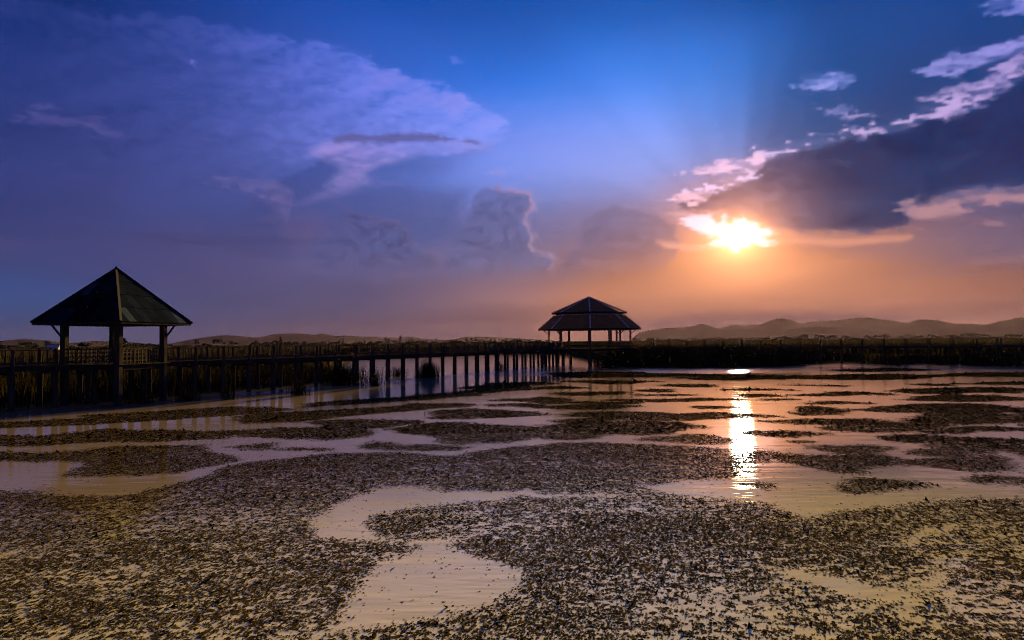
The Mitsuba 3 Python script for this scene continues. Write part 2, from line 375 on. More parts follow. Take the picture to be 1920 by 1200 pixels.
def bevel_post(x, y, z0, z1, w, yaw=0.0, bev=0.02, jit=0.0):
    """A squared post with chamfered edges (an octagonal prism) that leans by a hair."""
    h = w / 2
    ring = np.array([[h - bev, -h], [h, -h + bev], [h, h - bev], [h - bev, h], [-h + bev, h], [-h, h - bev], [-h, -h + bev], [-h + bev, -h]])
    c, s = math.cos(yaw), math.sin(yaw)
    ring = ring @ np.array([[c, s], [-s, c]])
    dx, dy = rng.normal(0, jit, 2)
    v = np.vstack([np.c_[ring + [x - dx, y - dy], np.full(8, z0)], np.c_[ring + [x + dx, y + dy], np.full(8, z1)]])
    i = np.arange(8)
    j = (i + 1) % 8
    f = np.vstack([np.c_[i, j, j + 8], np.c_[i, j + 8, i + 8], [[0, k + 1, k] for k in range(1, 7)], [[8, 8 + k, 9 + k] for k in range(1, 7)]])
    return v, f


def join(parts):
    vs, fs, n = [], [], 0
    for v, f in parts:
        vs.append(v)
        fs.append(np.asarray(f) + n)
        n += len(v)
    return np.vstack(vs), np.vstack(fs)


def slab(poly, normal, thick):
    """A flat convex polygon of 3-D points given thickness along its normal."""
    poly = np.asarray(poly, float)
    n = len(poly)
    v = np.vstack([poly, poly - np.asarray(normal) * thick])
    f = [[0, i, i + 1] for i in range(1, n - 1)] + [[n, n + i + 1, n + i] for i in range(1, n - 1)]
    for i in range(n):
        j = (i + 1) % n
        f += [[i, n + i, n + j], [i, n + j, j]]
    return v, np.array(f)


# ------------------------------------------------------------------ materials
def principled(name, color, rough=0.8, spec=0.3, bump=None, height=0.0, two=True, **kw):
    if spec == 0:
        scene[name] = {"type": "twosided", "bsdf": {"type": "diffuse", "reflectance": mikit.proc(color) if callable(color) else {"type": "rgb", "value": list(color)}}}
        return
    b = dict(type="principled", base_color=mikit.proc(color) if callable(color) else {"type": "rgb", "value": list(color)},
             roughness=mikit.proc(rough) if callable(rough) else rough, specular=spec, **kw)
    if bump:
        b = {"type": "bumpmap", "arbitrary": mikit.proc(bump, 0.004), "scale": height, "bsdf": b}
    scene[name] = {"type": "twosided", "bsdf": b} if two else b


def wood(c0, c1, f=1.0):
    def fn(p, n, uv):
        g = mikit.fbm((p.x + p.y) * 7 * f, (p.x - p.y) * 7 * f, p.z * 1.1, 3)
        s = mikit.fbm(p.x * 1.3 + 9, p.y * 1.3, p.z * 2.0, 2)
        return mikit.mix(c0, c1, dr.clip(1.5 * g - 0.4 + 0.5 * (s - 0.5), 0, 1))
    return fn


principled("weathered_wood", wood((0.028, 0.024, 0.021), (0.09, 0.08, 0.07)), 0.88, 0)
principled("pile_wood", wood((0.022, 0.02, 0.018), (0.075, 0.066, 0.06)), 0.88, 0)
principled("beam_wood", wood((0.02, 0.017, 0.015), (0.06, 0.05, 0.045)), 0.9, 0)
principled("column_wood", wood((0.11, 0.06, 0.04), (0.26, 0.14, 0.09)), 0.7, 0.3)


def sheeting(c, k):
    def fn(p, n, uv):
        s = mikit.fbm(p.x * 3.1, p.y * 3.1, p.z * 1.6, 3)
        lich = mikit.smoothstep(0.58, 0.72, mikit.fbm(p.x * 1.1 + 4, p.y * 1.1, p.z * 1.1, 3))
        return mikit.mix(mikit.mix([v * 0.6 for v in c], [v * 1.35 for v in c], s), [1.6 * v for v in c], lich * k)
    return fn


principled("sheet_slate", sheeting((0.007, 0.011, 0.020), 0.6), 0.85, 0)
principled("sheet_slate_worn", sheeting((0.011, 0.017, 0.031), 0.5), 0.85, 0)
principled("sheet_black", sheeting((0.010, 0.010, 0.011), 0.3), 0.9, 0)
principled("sheet_pale", sheeting((0.034, 0.05, 0.075), 0.3), 0.8, 0)
principled("ridge_metal", sheeting((0.012, 0.015, 0.022), 0.4), 0.8, 0.1)


def tiles(p, n, uv):
    r = mikit.cell_rand(dr.floor(p.x * 3.3), dr.floor(p.y * 3.3), dr.floor(p.z * 6.0))
    s = mikit.fbm(p.x * 0.8, p.y * 0.8, p.z * 0.8, 3)
    return mikit.mix((0.26, 0.105, 0.032), (0.44, 0.19, 0.06), 0.55 * r + 0.6 * (s - 0.2))


principled("roof_tile", tiles, 0.85, 0.1)
principled("ridge_tile", sheeting((0.60, 0.52, 0.44), 0.4), 0.8, 0.15)


def reed_col(p, n, uv):
    return mikit.mix((0.014, 0.014, 0.006), (0.042, 0.032, 0.013), mikit.fbm(p.x * 0.35, p.y * 0.35, p.z * 0.7, 3) + 0.35 * (mikit.cell_rand(p.x * 9, p.y * 9) - 0.5))


principled("reed", reed_col, 0.75, 0)
principled("leaf_dark", lambda p, n, uv: mikit.mix((0.014, 0.020, 0.010), (0.04, 0.045, 0.022), mikit.fbm(p.x * 0.4, p.y * 0.4, p.z * 0.5, 3)), 0.8, 0)
principled("bark", (0.05, 0.04, 0.032), 0.9, 0)
principled("weed_leaf", lambda p, n, uv: mikit.mix((0.026, 0.0195, 0.006), (0.076, 0.056, 0.016), mikit.fbm(p.x * 1.7, p.y * 1.7, 0.0, 3) + 0.5 * (mikit.cell_rand(p.x * 14, p.y * 14) - 0.5)), 0.85, 0)
principled("marsh_ground", lambda p, n, uv: mikit.mix((0.018, 0.018, 0.008), (0.050, 0.040, 0.018), mikit.fbm(p.x * 0.02, p.y * 0.05, 0.0, 4)), 0.95, 0)
principled("hill_forest", lambda p, n, uv: mikit.mix((0.016, 0.022, 0.022), (0.032, 0.042, 0.040), mikit.fbm(p.x * 0.006, p.y * 0.006, p.z * 0.02, 4)), 0.95, 0)
principled("pale_wall", (0.45, 0.46, 0.48), 0.8, 0.3)
principled("pale_roof", (0.30, 0.36, 0.45), 0.6, 0.3)

# the lagoon: tan base with painted-in brightness under a clear surface; calm with long low waves, ruffled in bands along the boardwalk and the reeds
A0 = at(365, horizon(365) + 97)
B0 = at(1030, horizon(1030) + 49)
DIR = (B0 - A0) / np.linalg.norm(B0 - A0)
NRM = np.array([DIR[1], -DIR[0], 0])                 # towards the open water in front


def ruffle(p):
    q = (p.x - float(A0[0])) * float(NRM[0]) + (p.y - float(A0[1])) * float(NRM[1])
    t = (p.x - float(A0[0])) * float(DIR[0]) + (p.y - float(A0[1])) * float(DIR[1])
    w = 3.0 * (mikit.fbm(t * 0.06, q * 0.2, 0.0, 3) - 0.5)
    a = mikit.smoothstep(-1.0, 0.5, q + w) * mikit.smoothstep(4.5, 2.0, q + w + 0.02 * t) * mikit.smoothstep(-6, 4, t)
    b = mikit.smoothstep(77, 81, p.y + 2 * w) * mikit.smoothstep(112, 96, p.y) * mikit.smoothstep(-10, 5, p.x + w)
    return dr.clip(a + b, 0, 1)


def waves(p, n, uv):
    r = ruffle(p)
    x = p.x + 1.5 * mikit.noise(p.x * 0.13, p.y * 0.13)
    long = mikit.fbm(x * 0.55, p.y * 2.4, 0.0, 3)
    short = mikit.fbm(x * 2.6, p.y * 9.0, 3.0, 2)
    return long * (0.0080 + 0.014 * r) + short * (0.0014 + 0.014 * r)


def water_light_tint(p, n, uv):
    # reflected brightness painted into the colour: pale tan nearby, darker farther out
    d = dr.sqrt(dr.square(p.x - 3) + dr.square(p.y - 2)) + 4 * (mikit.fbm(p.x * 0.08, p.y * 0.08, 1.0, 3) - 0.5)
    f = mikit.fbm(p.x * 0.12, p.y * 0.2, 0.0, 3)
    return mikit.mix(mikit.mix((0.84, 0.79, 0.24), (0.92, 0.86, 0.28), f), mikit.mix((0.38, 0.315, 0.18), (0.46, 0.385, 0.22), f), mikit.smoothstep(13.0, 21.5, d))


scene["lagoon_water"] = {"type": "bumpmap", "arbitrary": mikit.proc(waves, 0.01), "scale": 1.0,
                         "bsdf": {"type": "roughplastic", "distribution": "beckmann", "alpha": 0.008, "int_ior": 1.55, "diffuse_reflectance": mikit.proc(water_light_tint)}}
DECK, RAIL = 2.76, 3.74

# ------------------------------------------------------------------ water, marsh, hills
R = 6300.0
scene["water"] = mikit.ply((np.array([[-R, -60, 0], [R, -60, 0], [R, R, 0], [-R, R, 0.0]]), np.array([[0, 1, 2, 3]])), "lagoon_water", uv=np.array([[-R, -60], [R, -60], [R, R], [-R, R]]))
note("water", "calm shallow lagoon reflecting the sunset around the floating weed", None, None, "structure")


def shore(az):
    """Where the far marsh begins along this heading (degrees), in metres."""
    w = 14 * (meshkit.fbm(np.stack([az * 0.35, az * 0, az * 0], -1), 4, 5) - 0.5)
    s = np.interp(az, [-70, -33, -20, -15.5, -12, 4, 6.5, 9, 60], [60, 64, 76, 90, 205, 215, 150, 122, 112])
    return s * (1 + 0.02 * w)


def marsh_height(x, y):
    az, dist = np.degrees(np.arctan2(x, y)), np.hypot(x, y)
    s = shore(az)
    rise = _ss(0, 1, (dist - s) / (6 + 0.05 * s))
    bump = meshkit.fbm(np.stack([x * 0.05, y * 0.02, x * 0], -1), 4, 9) - 0.5
    return -0.6 + rise * (1.9 + 0.9 * bump * np.exp(-dist / 1500))


az = np.linspace(-62, 62, 420)
rr = 60 * (R * 0.98 / 60) ** np.linspace(0, 1, 170)
AZ, RR = np.meshgrid(np.radians(az), rr, indexing="ij")
X, Y = RR * np.sin(AZ), RR * np.cos(AZ)
v = np.stack([X, Y, marsh_height(X, Y)], -1).reshape(-1, 3)
i, j = np.meshgrid(np.arange(len(az) - 1), np.arange(len(rr) - 1), indexing="ij")
n = len(rr)
f = np.stack([i * n + j, i * n + j + 1, (i + 1) * n + j + 1, (i + 1) * n + j], -1).reshape(-1, 4)
put("marsh", (v, f), "marsh_ground", smooth=True, kind="structure", label="flat dark marsh stretching from the lagoon to the hills")


def ridge(points, dist, depth, label, seed, tall=0.88):
    """A range of hills whose crest passes through these points of the photograph, with spurs running down both sides."""
    pts = np.array([far_point(x, y, dist) for x, y in points])
    u = np.r_[0, np.cumsum(np.hypot(*np.diff(pts[:, :2], axis=0).T))]
    s = np.linspace(0, u[-1], 260)
    from scipy.interpolate import PchipInterpolator
    pts[:, 2] *= tall
    crest = PchipInterpolator(u, pts)(s)
    across = np.linspace(-1, 1, 41)
    S, V = np.meshgrid(s, across, indexing="ij")
    out = crest[:, None, :2] / np.linalg.norm(crest[:, None, :2], axis=-1, keepdims=True)
    xy = crest[:, None, :2] + out * (V * depth)[..., None]
    nz = meshkit.fbm(np.stack([S / 420, V * depth / 700, V * 0 + seed], -1), 5, seed)
    fall = (1 - np.abs(V)) ** (1.25 + 0.9 * nz)
    h = np.maximum(crest[:, 2], 0)[:, None] * (fall + 0.35 * (nz - 0.5) * 4 * np.abs(V) * (1 - np.abs(V)))
    h += 0.045 * crest[:, 2].max() * (meshkit.fbm(np.stack([S / 60, V * depth / 60, V * 0], -1), 3, seed + 9) - 0.5)
    v = np.concatenate([xy, h[..., None]], -1).reshape(-1, 3)
    n = len(across)
    i, j = np.meshgrid(np.arange(len(s) - 1), np.arange(n - 1), indexing="ij")
    f = np.stack([i * n + j, (i + 1) * n + j, (i + 1) * n + j + 1, i * n + j + 1], -1).reshape(-1, 4)
    put("hills", (v, f), "hill_forest", smooth=True, kind="structure", label=label)


ridge([(300, 652), (345, 634), (385, 625), (425, 619), (480, 625), (515, 617), (545, 615), (570, 616), (590, 619), (602, 616), (632, 622), (652, 622), (700, 630), (760, 640)], 5000, 420, "low blue hills beyond the left half of the boardwalk", 3, 0.66)
ridge([(600, 640), (652, 621), (695, 624), (735, 627), (770, 625), (795, 631), (840, 634), (880, 625), (930, 627), (990, 632), (1060, 640)], 5500, 420, "faint hills beyond the middle of the boardwalk", 4, 0.62)
ridge([(-60, 648), (0, 628), (40, 622), (80, 626), (130, 636), (180, 630), (235, 634), (280, 642), (330, 652)], 5400, 420, "faint blue hills seen through the left pavilion", 5, 0.52)
ridge([(1400, 640), (1449, 626), (1481, 616), (1532, 609), (1570, 611), (1607, 612), (1649, 623), (1680, 628), (1726, 610), (1758, 620), (1800, 628), (1860, 620), (1907, 605), (1960, 600), (2040, 625)], 4400, 420, "nearest low wooded hills right of the sun's reflection", 6)
ridge([(1180, 640), (1202, 620), (1240, 613), (1300, 608), (1316, 603), (1348, 613), (1410, 612), (1436, 599), (1461, 592), (1481, 595), (1507, 606), (1560, 618), (1640, 632)], 4900, 480, "double-humped hills straight below the sun", 7)
ridge([(1560, 630), (1623, 610), (1649, 603), (1687, 605), (1726, 595), (1752, 595), (1784, 602), (1817, 603), (1849, 605), (1881, 597), (1913, 591), (1980, 596), (2060, 620)], 5050, 480, "long row of hills at the right end of the horizon", 8)
ridge([(1300, 640), (1380, 606), (1480, 604), (1530, 598), (1574, 595), (1620, 590), (1671, 597), (1740, 606), (1850, 612), (1990, 604), (2080, 630)], 5400, 520, "farthest pale hills behind the other ranges", 9)


# ------------------------------------------------------------------ boardwalks
def on_line(o, d, t, q, z=0.0):
    nrm = np.array([d[1], -d[0], 0])
    return np.array([o[0], o[1], 0]) + np.array([d[0], d[1], 0]) * t + nrm * q + [0, 0, z]


def boardwalk(label, o, d, t0, t1, bay, width, gaps=(), pickets=4):
    """Front rail at q = 0 (towards d turned right), back rail at q = -width."""
    key = thing("boardwalk", label, "boardwalk")
    yaw = math.atan2(d[1], d[0])
    free = lambda t: any(a < t < b for a, b in gaps)  # noqa: E731
    ts = np.arange(math.ceil(t0 / bay), math.floor(t1 / bay) + 1) * bay
    for q in (0.0, -width):
        for t in ts:
            p = on_line(o, d, t, q)
            w = 0.29 + rng.normal(0, 0.02)
            put("pile", bevel_post(p[0], p[1], -1.2, DECK - 0.36, w, yaw, 0.04, 0.022), "pile_wood", key)
            if not free(t):
                p = on_line(o, d, t, q + (0.11 if q == 0 else -0.11))
                put("post", bevel_post(p[0], p[1], DECK - 0.42, RAIL + 0.08, 0.16, yaw, 0.02, 0.008), "weathered_wood", key)
    spans = []
    a = t0
    for g0, g1 in sorted(gaps):
        spans.append((a, g0))
        a = g1
    spans.append((a, t1))
    sticks = []
    for q, out in ((0.0, 1), (-width, -1)):
        put("girder", beam(on_line(o, d, t0, q, DECK - 0.2), on_line(o, d, t1, q, DECK - 0.2), 0.13, 0.30), "beam_wood", key)
        for a, b in spans:
            if b - a < 1:
                continue
            cuts = [a] + [t for t in ts if a + 0.3 < t < b - 0.3] + [b]
            for u0, u1 in zip(cuts[:-1], cuts[1:]):
                s = rng.normal(0, 0.008, 2)
                put("handrail", beam(on_line(o, d, u0, q + 0.02 * out, RAIL + s[0]), on_line(o, d, u1, q + 0.02 * out, RAIL + s[1]), 0.12, 0.06), "weathered_wood", key)
                put("bottom_rail", beam(on_line(o, d, u0, q + 0.02 * out, DECK + 0.14), on_line(o, d, u1, q + 0.02 * out, DECK + 0.14), 0.05, 0.08), "weathered_wood", key)
                for m in range(pickets):
                    t = u0 + (u1 - u0) * (m + 1) / (pickets + 1) + rng.normal(0, 0.015)
                    sticks.append(beam(on_line(o, d, t, q + 0.02 * out, DECK + 0.04), on_line(o, d, t + rng.normal(0, 0.01), q + 0.02 * out, RAIL - 0.03), 0.055, 0.04, (d[0], d[1], 0)))
    put("picket", join(sticks), "weathered_wood", key, kind="stuff")
    planks, t = [], t0
    while t < t1:
        w = 0.19 + rng.normal(0, 0.004)
        e = rng.normal(0, 0.015, 2)
        planks.append(beam(on_line(o, d, t + w / 2, 0.18 + e[0], DECK - 0.025 + rng.normal(0, 0.003)), on_line(o, d, t + w / 2, -width - 0.18 + e[1], DECK - 0.025 + rng.normal(0, 0.003)), w - 0.012, 0.05))
        t += w
    put("deck_plank", join(planks), "weathered_wood", key, kind="stuff")
    for t in ts:
        put("cross_beam", beam(on_line(o, d, t, 0.25, DECK - 0.45), on_line(o, d, t, -width - 0.25, DECK - 0.45), 0.14, 0.18), "beam_wood", key)
    return key


L1 = 65.5
boardwalk("long weathered boardwalk on piles running from the left edge to the far pavilion", A0, DIR, -17.5, L1, 2.5, 1.9, gaps=[(-8.0, -2.9)])
C2 = at(1106, horizon(1106) + 44)
E0, E1 = at(1190, horizon(1190) + 42.5), at(1920, horizon(1920) + 52)
D2 = (E1 - E0) / np.linalg.norm(E1 - E0)
boardwalk("railed boardwalk above the reeds right of the far pavilion", E0, D2, 0.4, 88, 3.0, 1.9)

# ------------------------------------------------------------------ near pavilion (one hipped square roof, seen corner-on)
C1 = at(216, horizon(216) + 108)
view1 = math.atan2(C1[1], C1[0])
yaw1 = view1 + math.pi + math.radians(3.2)             # heading of the corner that faces the camera
P1 = thing("pavilion", "dark open pavilion under a patched pyramid roof at the left end of the boardwalk", "pavilion")


def corner(k, r, z, c=C1, yaw=yaw1, n=4):
    a = yaw + k * 2 * math.pi / n
    return np.array([c[0] + r * math.cos(a), c[1] + r * math.sin(a), z])


RP, RE, ZE, ZA = 2.98, 4.86, 5.52, 9.36
for k in range(4):
    p = corner(k, RP, 0)
    put("post", bevel_post(p[0], p[1], -1.2, ZE + 0.75, 0.40, yaw1 + math.pi / 4, 0.04, 0.01), "pile_wood", P1)
    put("brace", beam(corner(k, RP + 0.1, ZE - 1.05), corner(k, RE - 1.05, ZE + 0.05), 0.10, 0.13), "beam_wood", P1)
    q = corner(k + 1, RP, 0)
    put("tie_beam", beam(p + [0, 0, ZE + 0.42], q + [0, 0, ZE + 0.42], 0.18, 0.26), "beam_wood", P1)
    put("floor_beam", beam(p + [0, 0, DECK - 0.22], q + [0, 0, DECK - 0.22], 0.16, 0.34), "beam_wood", P1)
    e0, e1 = corner(k, RE - 0.08, ZE - 0.02), corner(k + 1, RE - 0.08, ZE - 0.02)
    put("fascia", beam(e0, e1, 0.05, 0.2), "beam_wood", P1)
    # the railing of this side, a lattice of rails and balusters, open where the boardwalk passes
    rk = put("railing", beam(p + [0, 0, RAIL + 0.04], q + [0, 0, RAIL + 0.04], 0.14, 0.09), "weathered_wood", P1)
    for z in (DECK + 0.22, DECK + 0.50, DECK + 0.76):
        put("rail", beam(p + [0, 0, z], q + [0, 0, z], 0.05, 0.08), "weathered_wood", rk)
    for m in range(1, 12):
        b = p + (q - p) * m / 12
        put("baluster", beam(b + [0, 0, DECK + 0.02], b + [0, 0, RAIL], 0.09 if m % 4 == 0 else 0.06, 0.06), "weathered_wood", rk)
half = RP * math.sqrt(0.5) + 0.25
ax, ay = np.array([math.cos(yaw1 + math.pi / 4), math.sin(yaw1 + math.pi / 4), 0]), np.array([-math.sin(yaw1 + math.pi / 4), math.cos(yaw1 + math.pi / 4), 0])
pl = []
for t in np.arange(-half, half, 0.2):
    pl.append(beam(C1 + ax * (t + 0.1) - ay * half + [0, 0, DECK - 0.02], C1 + ax * (t + 0.1) + ay * half + [0, 0, DECK - 0.02], 0.188, 0.05))
put("deck_plank", join(pl), "weathered_wood", P1, kind="stuff")
for t in (-0.5, 0.52):
    for s in (-0.5, 0.52):
        p = C1 + ax * half * t + ay * half * s
        put("pile", bevel_post(p[0], p[1], -1.2, DECK - 0.1, 0.3, yaw1, 0.04, 0.01), "pile_wood", P1)
# roof: four faces of sheets in four courses, each course lapping over the one below
roof = put("roof", join([slab([corner(k, RE - 0.12, ZE - 0.03), corner(k + 1, RE - 0.12, ZE - 0.03), np.array([C1[0], C1[1], ZA - 0.12])], (0, 0, 1), 0.05) for k in range(4)]), "beam_wood", P1)
apex = np.array([C1[0], C1[1], ZA])
special = {(3, 0): "DMMMDDSDSM", (3, 1): "SSDSDDSM", (3, 2): "SPSSMS", (3, 3): "SSM", (0, 0): "SPSMSSSMPS", (0, 1): "SSMSSSSS", (0, 2): "MSSSSS", (0, 3): "SSS"}
mats = {"D": "sheet_black", "M": "sheet_slate_worn", "S": "sheet_slate", "P": "sheet_pale"}
lv = [0.0, 0.25, 0.49, 0.74, 1.0]
for k in range(4):
    a, b = corner(k, RE, ZE), corner(k + 1, RE, ZE)
    nrm = np.cross(b - a, apex - a)
    nrm = nrm / np.linalg.norm(nrm)
    e = (b - a) / np.linalg.norm(b - a)
    mid = (a + b) / 2
    L, up = np.linalg.norm(b - a), apex - mid
    for r in range(4):
        f0, f1 = lv[r], min(lv[r + 1] + 0.015, 1.0)
        w0, w1 = L / 2 * (1 - f0), L / 2 * (1 - f1)
        nsh = (10, 8, 6, 3)[r]
        cuts = np.linspace(-w0, w0, nsh + 1)
        codes = special.get((k, r)) or "".join(rng.choice(list("SSSSMMDP"), nsh))
        for m in range(nsh):
            x0, x1 = cuts[m] + 0.008, cuts[m + 1] - 0.008
            g = shapely.Polygon([(-w0, 0), (w0, 0), (w1, 1), (-w1, 1)] if w1 > 0.01 else [(-w0, 0), (w0, 0), (0, 1)]).intersection(shapely.box(x0, -1, x1, 2))
            if g.is_empty or g.area < 0.01:
                continue
            lift = 0.035 + rng.normal(0, 0.004)
            tl = rng.normal(0, 0.006)
            ring = np.array(shapely.geometry.polygon.orient(g).exterior.coords)[:-1]
            pts = [mid + e * x + up * (f0 + (f1 - f0) * y) + nrm * (0.02 + (lift + tl) * (1 - y)) for x, y in ring]
            put("sheet", slab(pts, nrm, 0.018), mats[codes[m % len(codes)]], roof)
    put("ridge_cap", beam(corner(k, RE + 0.03, ZE + 0.055), apex + [0, 0, 0.05], 0.17, 0.05, nrm), "ridge_metal", roof)
put("finial", (np.vstack([apex + [0.14 * math.cos(t), 0.14 * math.sin(t), 0.02] for t in np.arange(8) * math.pi / 4] + [apex + [0, 0, 0.22]]), np.array([[i, (i + 1) % 8, 8] for i in range(8)])), "ridge_metal", roof)

# ------------------------------------------------------------------ far pavilion (two-tier octagonal roof on a platform)
P2 = thing("pavilion", "brown octagonal pavilion with a two-tier tiled roof and pale ridges in the middle distance", "pavilion")
yaw2 = math.atan2(C2[1], C2[0]) + math.pi + math.radians(1.0)
oc = lambda k, r, z, n=8, off=0.0: corner(k + off, r, z, C2, yaw2, n)  # noqa: E731
low, mid_, upe, top = (8.75, 5.95), (6.05, 8.22), (6.4, 8.72), (0.0, 11.45)


def tier(name, r0, z0, r1, z1, courses):
    rf = put(name, join([slab([oc(k, r0 - 0.1, z0 - 0.06), oc(k + 1, r0 - 0.1, z0 - 0.06), oc(k + 1, max(r1 - 0.1, 0.02), z1 - 0.1), oc(k, max(r1 - 0.1, 0.02), z1 - 0.1)], (0, 0, 1), 0.06) for k in range(8)]), "beam_wood", P2)
    for k in range(8):
        rows = []
        for m in range(courses):
            f0, f1 = m / courses, min((m + 1.25) / courses, 1.0)
            A = [oc(k, r0 + (r1 - r0) * f0, z0 + (z1 - z0) * f0), oc(k + 1, r0 + (r1 - r0) * f0, z0 + (z1 - z0) * f0)]
            B = [oc(k + 1, max(r0 + (r1 - r0) * f1, 0.01), z0 + (z1 - z0) * f1), oc(k, max(r0 + (r1 - r0) * f1, 0.01), z0 + (z1 - z0) * f1)]
            rows.append(slab([A[0] + [0, 0, 0.06], A[1] + [0, 0, 0.06], B[0] + [0, 0, 0.012], B[1] + [0, 0, 0.012]], (0, 0, 1), 0.03))
        put("roof_panel", join(rows), "roof_tile", rf)
        put("ridge_cap", beam(oc(k, r0 + 0.04, z0 + 0.09), oc(k, max(r1, 0.02), z1 + 0.08), 0.24, 0.08), "ridge_tile", rf)
        put("fascia", beam(oc(k, r0 - 0.02, z0 - 0.06), oc(k + 1, r0 - 0.02, z0 - 0.06), 0.05, 0.16), "beam_wood", rf)
    return rf


lo = tier("lower_roof", low[0], low[1], mid_[0], mid_[1], 12)
for k in range(8):
    put("flashing", beam(oc(k, mid_[0] + 0.06, mid_[1] + 0.1), oc(k + 1, mid_[0] + 0.06, mid_[1] + 0.1), 0.18, 0.1), "ridge_tile", lo)
    put("neck_board", beam(oc(k, 5.6, mid_[1] + 0.25), oc(k + 1, 5.6, mid_[1] + 0.25), 0.08, 0.75), "beam_wood", P2)
tier("upper_roof", upe[0], upe[1], top[0], top[1], 14)
for k in range(8):
    p = oc(k, 6.9, 0)
    put("column", bevel_post(p[0], p[1], DECK, low[1] + 0.75, 0.30, yaw2, 0.03, 0.008), "column_wood", P2)
    put("brace", beam(oc(k, 6.95, low[1] - 0.85), oc(k, 8.2, low[1] + 0.12), 0.09, 0.11), "column_wood", P2)
    put("tie_beam", beam(oc(k, 6.9, low[1] + 0.3), oc(k + 1, 6.9, low[1] + 0.3), 0.16, 0.3), "beam_wood", P2)
    e0, e1 = oc(k, 8.1, 0), oc(k + 1, 8.1, 0)
    put("floor_beam", beam(e0 + [0, 0, DECK - 0.24], e1 + [0, 0, DECK - 0.24], 0.16, 0.36), "beam_wood", P2)
    rk = put("railing", beam(oc(k, 7.3, DECK + 0.95), oc(k + 1, 7.3, DECK + 0.95), 0.13, 0.1), "weathered_wood", P2)
    for z in (0.2, 0.45, 0.7):
        put("rail", beam(oc(k, 7.3, DECK + z), oc(k + 1, 7.3, DECK + z), 0.05, 0.09), "weathered_wood", rk)
    put("baluster", join([beam(oc(k, 7.3, DECK) * (1 - m / 11) + oc(k + 1, 7.3, DECK) * m / 11, oc(k, 7.3, RAIL - 0.05) * (1 - m / 11) + oc(k + 1, 7.3, RAIL - 0.05) * m / 11, 0.07, 0.05) for m in range(11)]), "weathered_wood", rk, kind="stuff")
    for r in (7.8, 4.6):
        p = oc(k, r, 0)
        put("pile", bevel_post(p[0], p[1], -1.2, DECK - 0.4, 0.4, yaw2, 0.04, 0.01), "pile_wood", P2)
for k in range(4):
    p = oc(k, 4.9, 0, 4, 0.5)
    put("column", bevel_post(p[0], p[1], DECK, mid_[1] + 0.4, 0.30, yaw2, 0.03, 0.008), "column_wood", P2)
pl = []
for t in np.arange(-8.0, 8.0, 0.25):
    h = min(8.1 * 0.96, math.sqrt(max(8.25 ** 2 - t * t, 0)))
    pl.append(beam(C2 + [t + 0.12, -h, DECK - 0.03], C2 + [t + 0.12, h, DECK - 0.03], 0.235, 0.06))
put("deck_plank", join(pl), "weathered_wood", P2, kind="stuff")
# ------------------------------------------------------------------ reeds
def blades(xy, h, w, lean=0.18, z=0.0, seed=1):
    """Narrow three-cornered reed blades, bent once, at these feet."""
    g = np.random.default_rng(seed)
    n = len(xy)
    a = g.uniform(0, 2 * math.pi, n)
    s = np.stack([np.cos(a), np.sin(a), 0 * a], 1) * (w / 2)[:, None]
    b = g.uniform(0, 2 * math.pi, n)
    ln = np.abs(g.normal(0, lean, n)) * h
    out = np.stack([np.cos(b) * ln, np.sin(b) * ln, 0 * b], 1)
    base = np.c_[xy, np.broadcast_to(z, n)]
    m = base + out * 0.35 + np.stack([0 * h, 0 * h, h * 0.6], 1)
    t = base + out + np.stack([0 * h, 0 * h, h], 1)
    v = np.stack([base - s, base + s, m - s * 0.8, m + s * 0.8, t], 1).reshape(-1, 3)
    o = np.arange(n)[:, None, None] * 5
    return v, (np.array([[0, 1, 3], [0, 3, 2], [2, 3, 4]])[None] + o).reshape(-1, 3)


def scatter(fn, x0, x1, y0, y1, count, seed):
    g = np.random.default_rng(seed)
    p = np.c_[g.uniform(x0, x1, count), g.uniform(y0, y1, count)]
    return p[g.uniform(0, 1, count) < fn(p[:, 0], p[:, 1])]


def nz(x, y, s, seed, octaves=4):
    return meshkit.fbm(np.stack([np.asarray(x) / s, np.asarray(y) / s, np.zeros_like(np.asarray(x, float))], -1), octaves, seed)


def qt(x, y):
    dx, dy = x - A0[0], y - A0[1]
    return dx * NRM[0] + dy * NRM[1], dx * DIR[0] + dy * DIR[1]


# the bed in front of the right-hand boardwalk
FRONT = np.array([at(x, y)[:2] for x, y in ((1088, 683), (1120, 688), (1200, 690), (1300, 690), (1400, 689), (1500, 687), (1545, 678), (1640, 675), (1720, 676), (1760, 684), (1830, 687), (1920, 687), (2060, 686))])


def right_bed(x, y):
    f = np.interp(x, FRONT[:, 0], FRONT[:, 1], left=1e9) + 5 * (nz(x, y, 5, 3) - 0.5)
    back = E0[1] + (x - E0[0]) * D2[1] / D2[0]
    d = y - f
    ok = (d > 0) & (x > FRONT[0, 0]) & (y < np.maximum(back - 0.3, f + 9)) & (np.hypot(x - C2[0], y - C2[1]) > np.where(x < C2[0] + 4, 9.0, 2.0))
    return ok * np.clip(0.4 + d / 4, 0, 1) * np.clip(1.6 * nz(x, y, 3, 8) + 0.1, 0, 1)


p = scatter(right_bed, 12, 112, 82, 126, 130000, 11)
g = np.random.default_rng(12)
d = np.clip((p[:, 1] - np.interp(p[:, 0], FRONT[:, 0], FRONT[:, 1])) / 5, 0, 1)
h = (1.1 + 1.25 * d) * (0.75 + 0.5 * nz(p[:, 0], p[:, 1], 4, 14)) * g.uniform(0.72, 1.12, len(p)) * np.where(g.uniform(0, 1, len(p)) < 0.03, 1.3, 1)
put("reed_bed", blades(p, h, g.uniform(0.03, 0.085, len(p)), 0.16, -0.05, 13), "reed", kind="stuff", label="dark reed bed standing in front of the right-hand boardwalk")


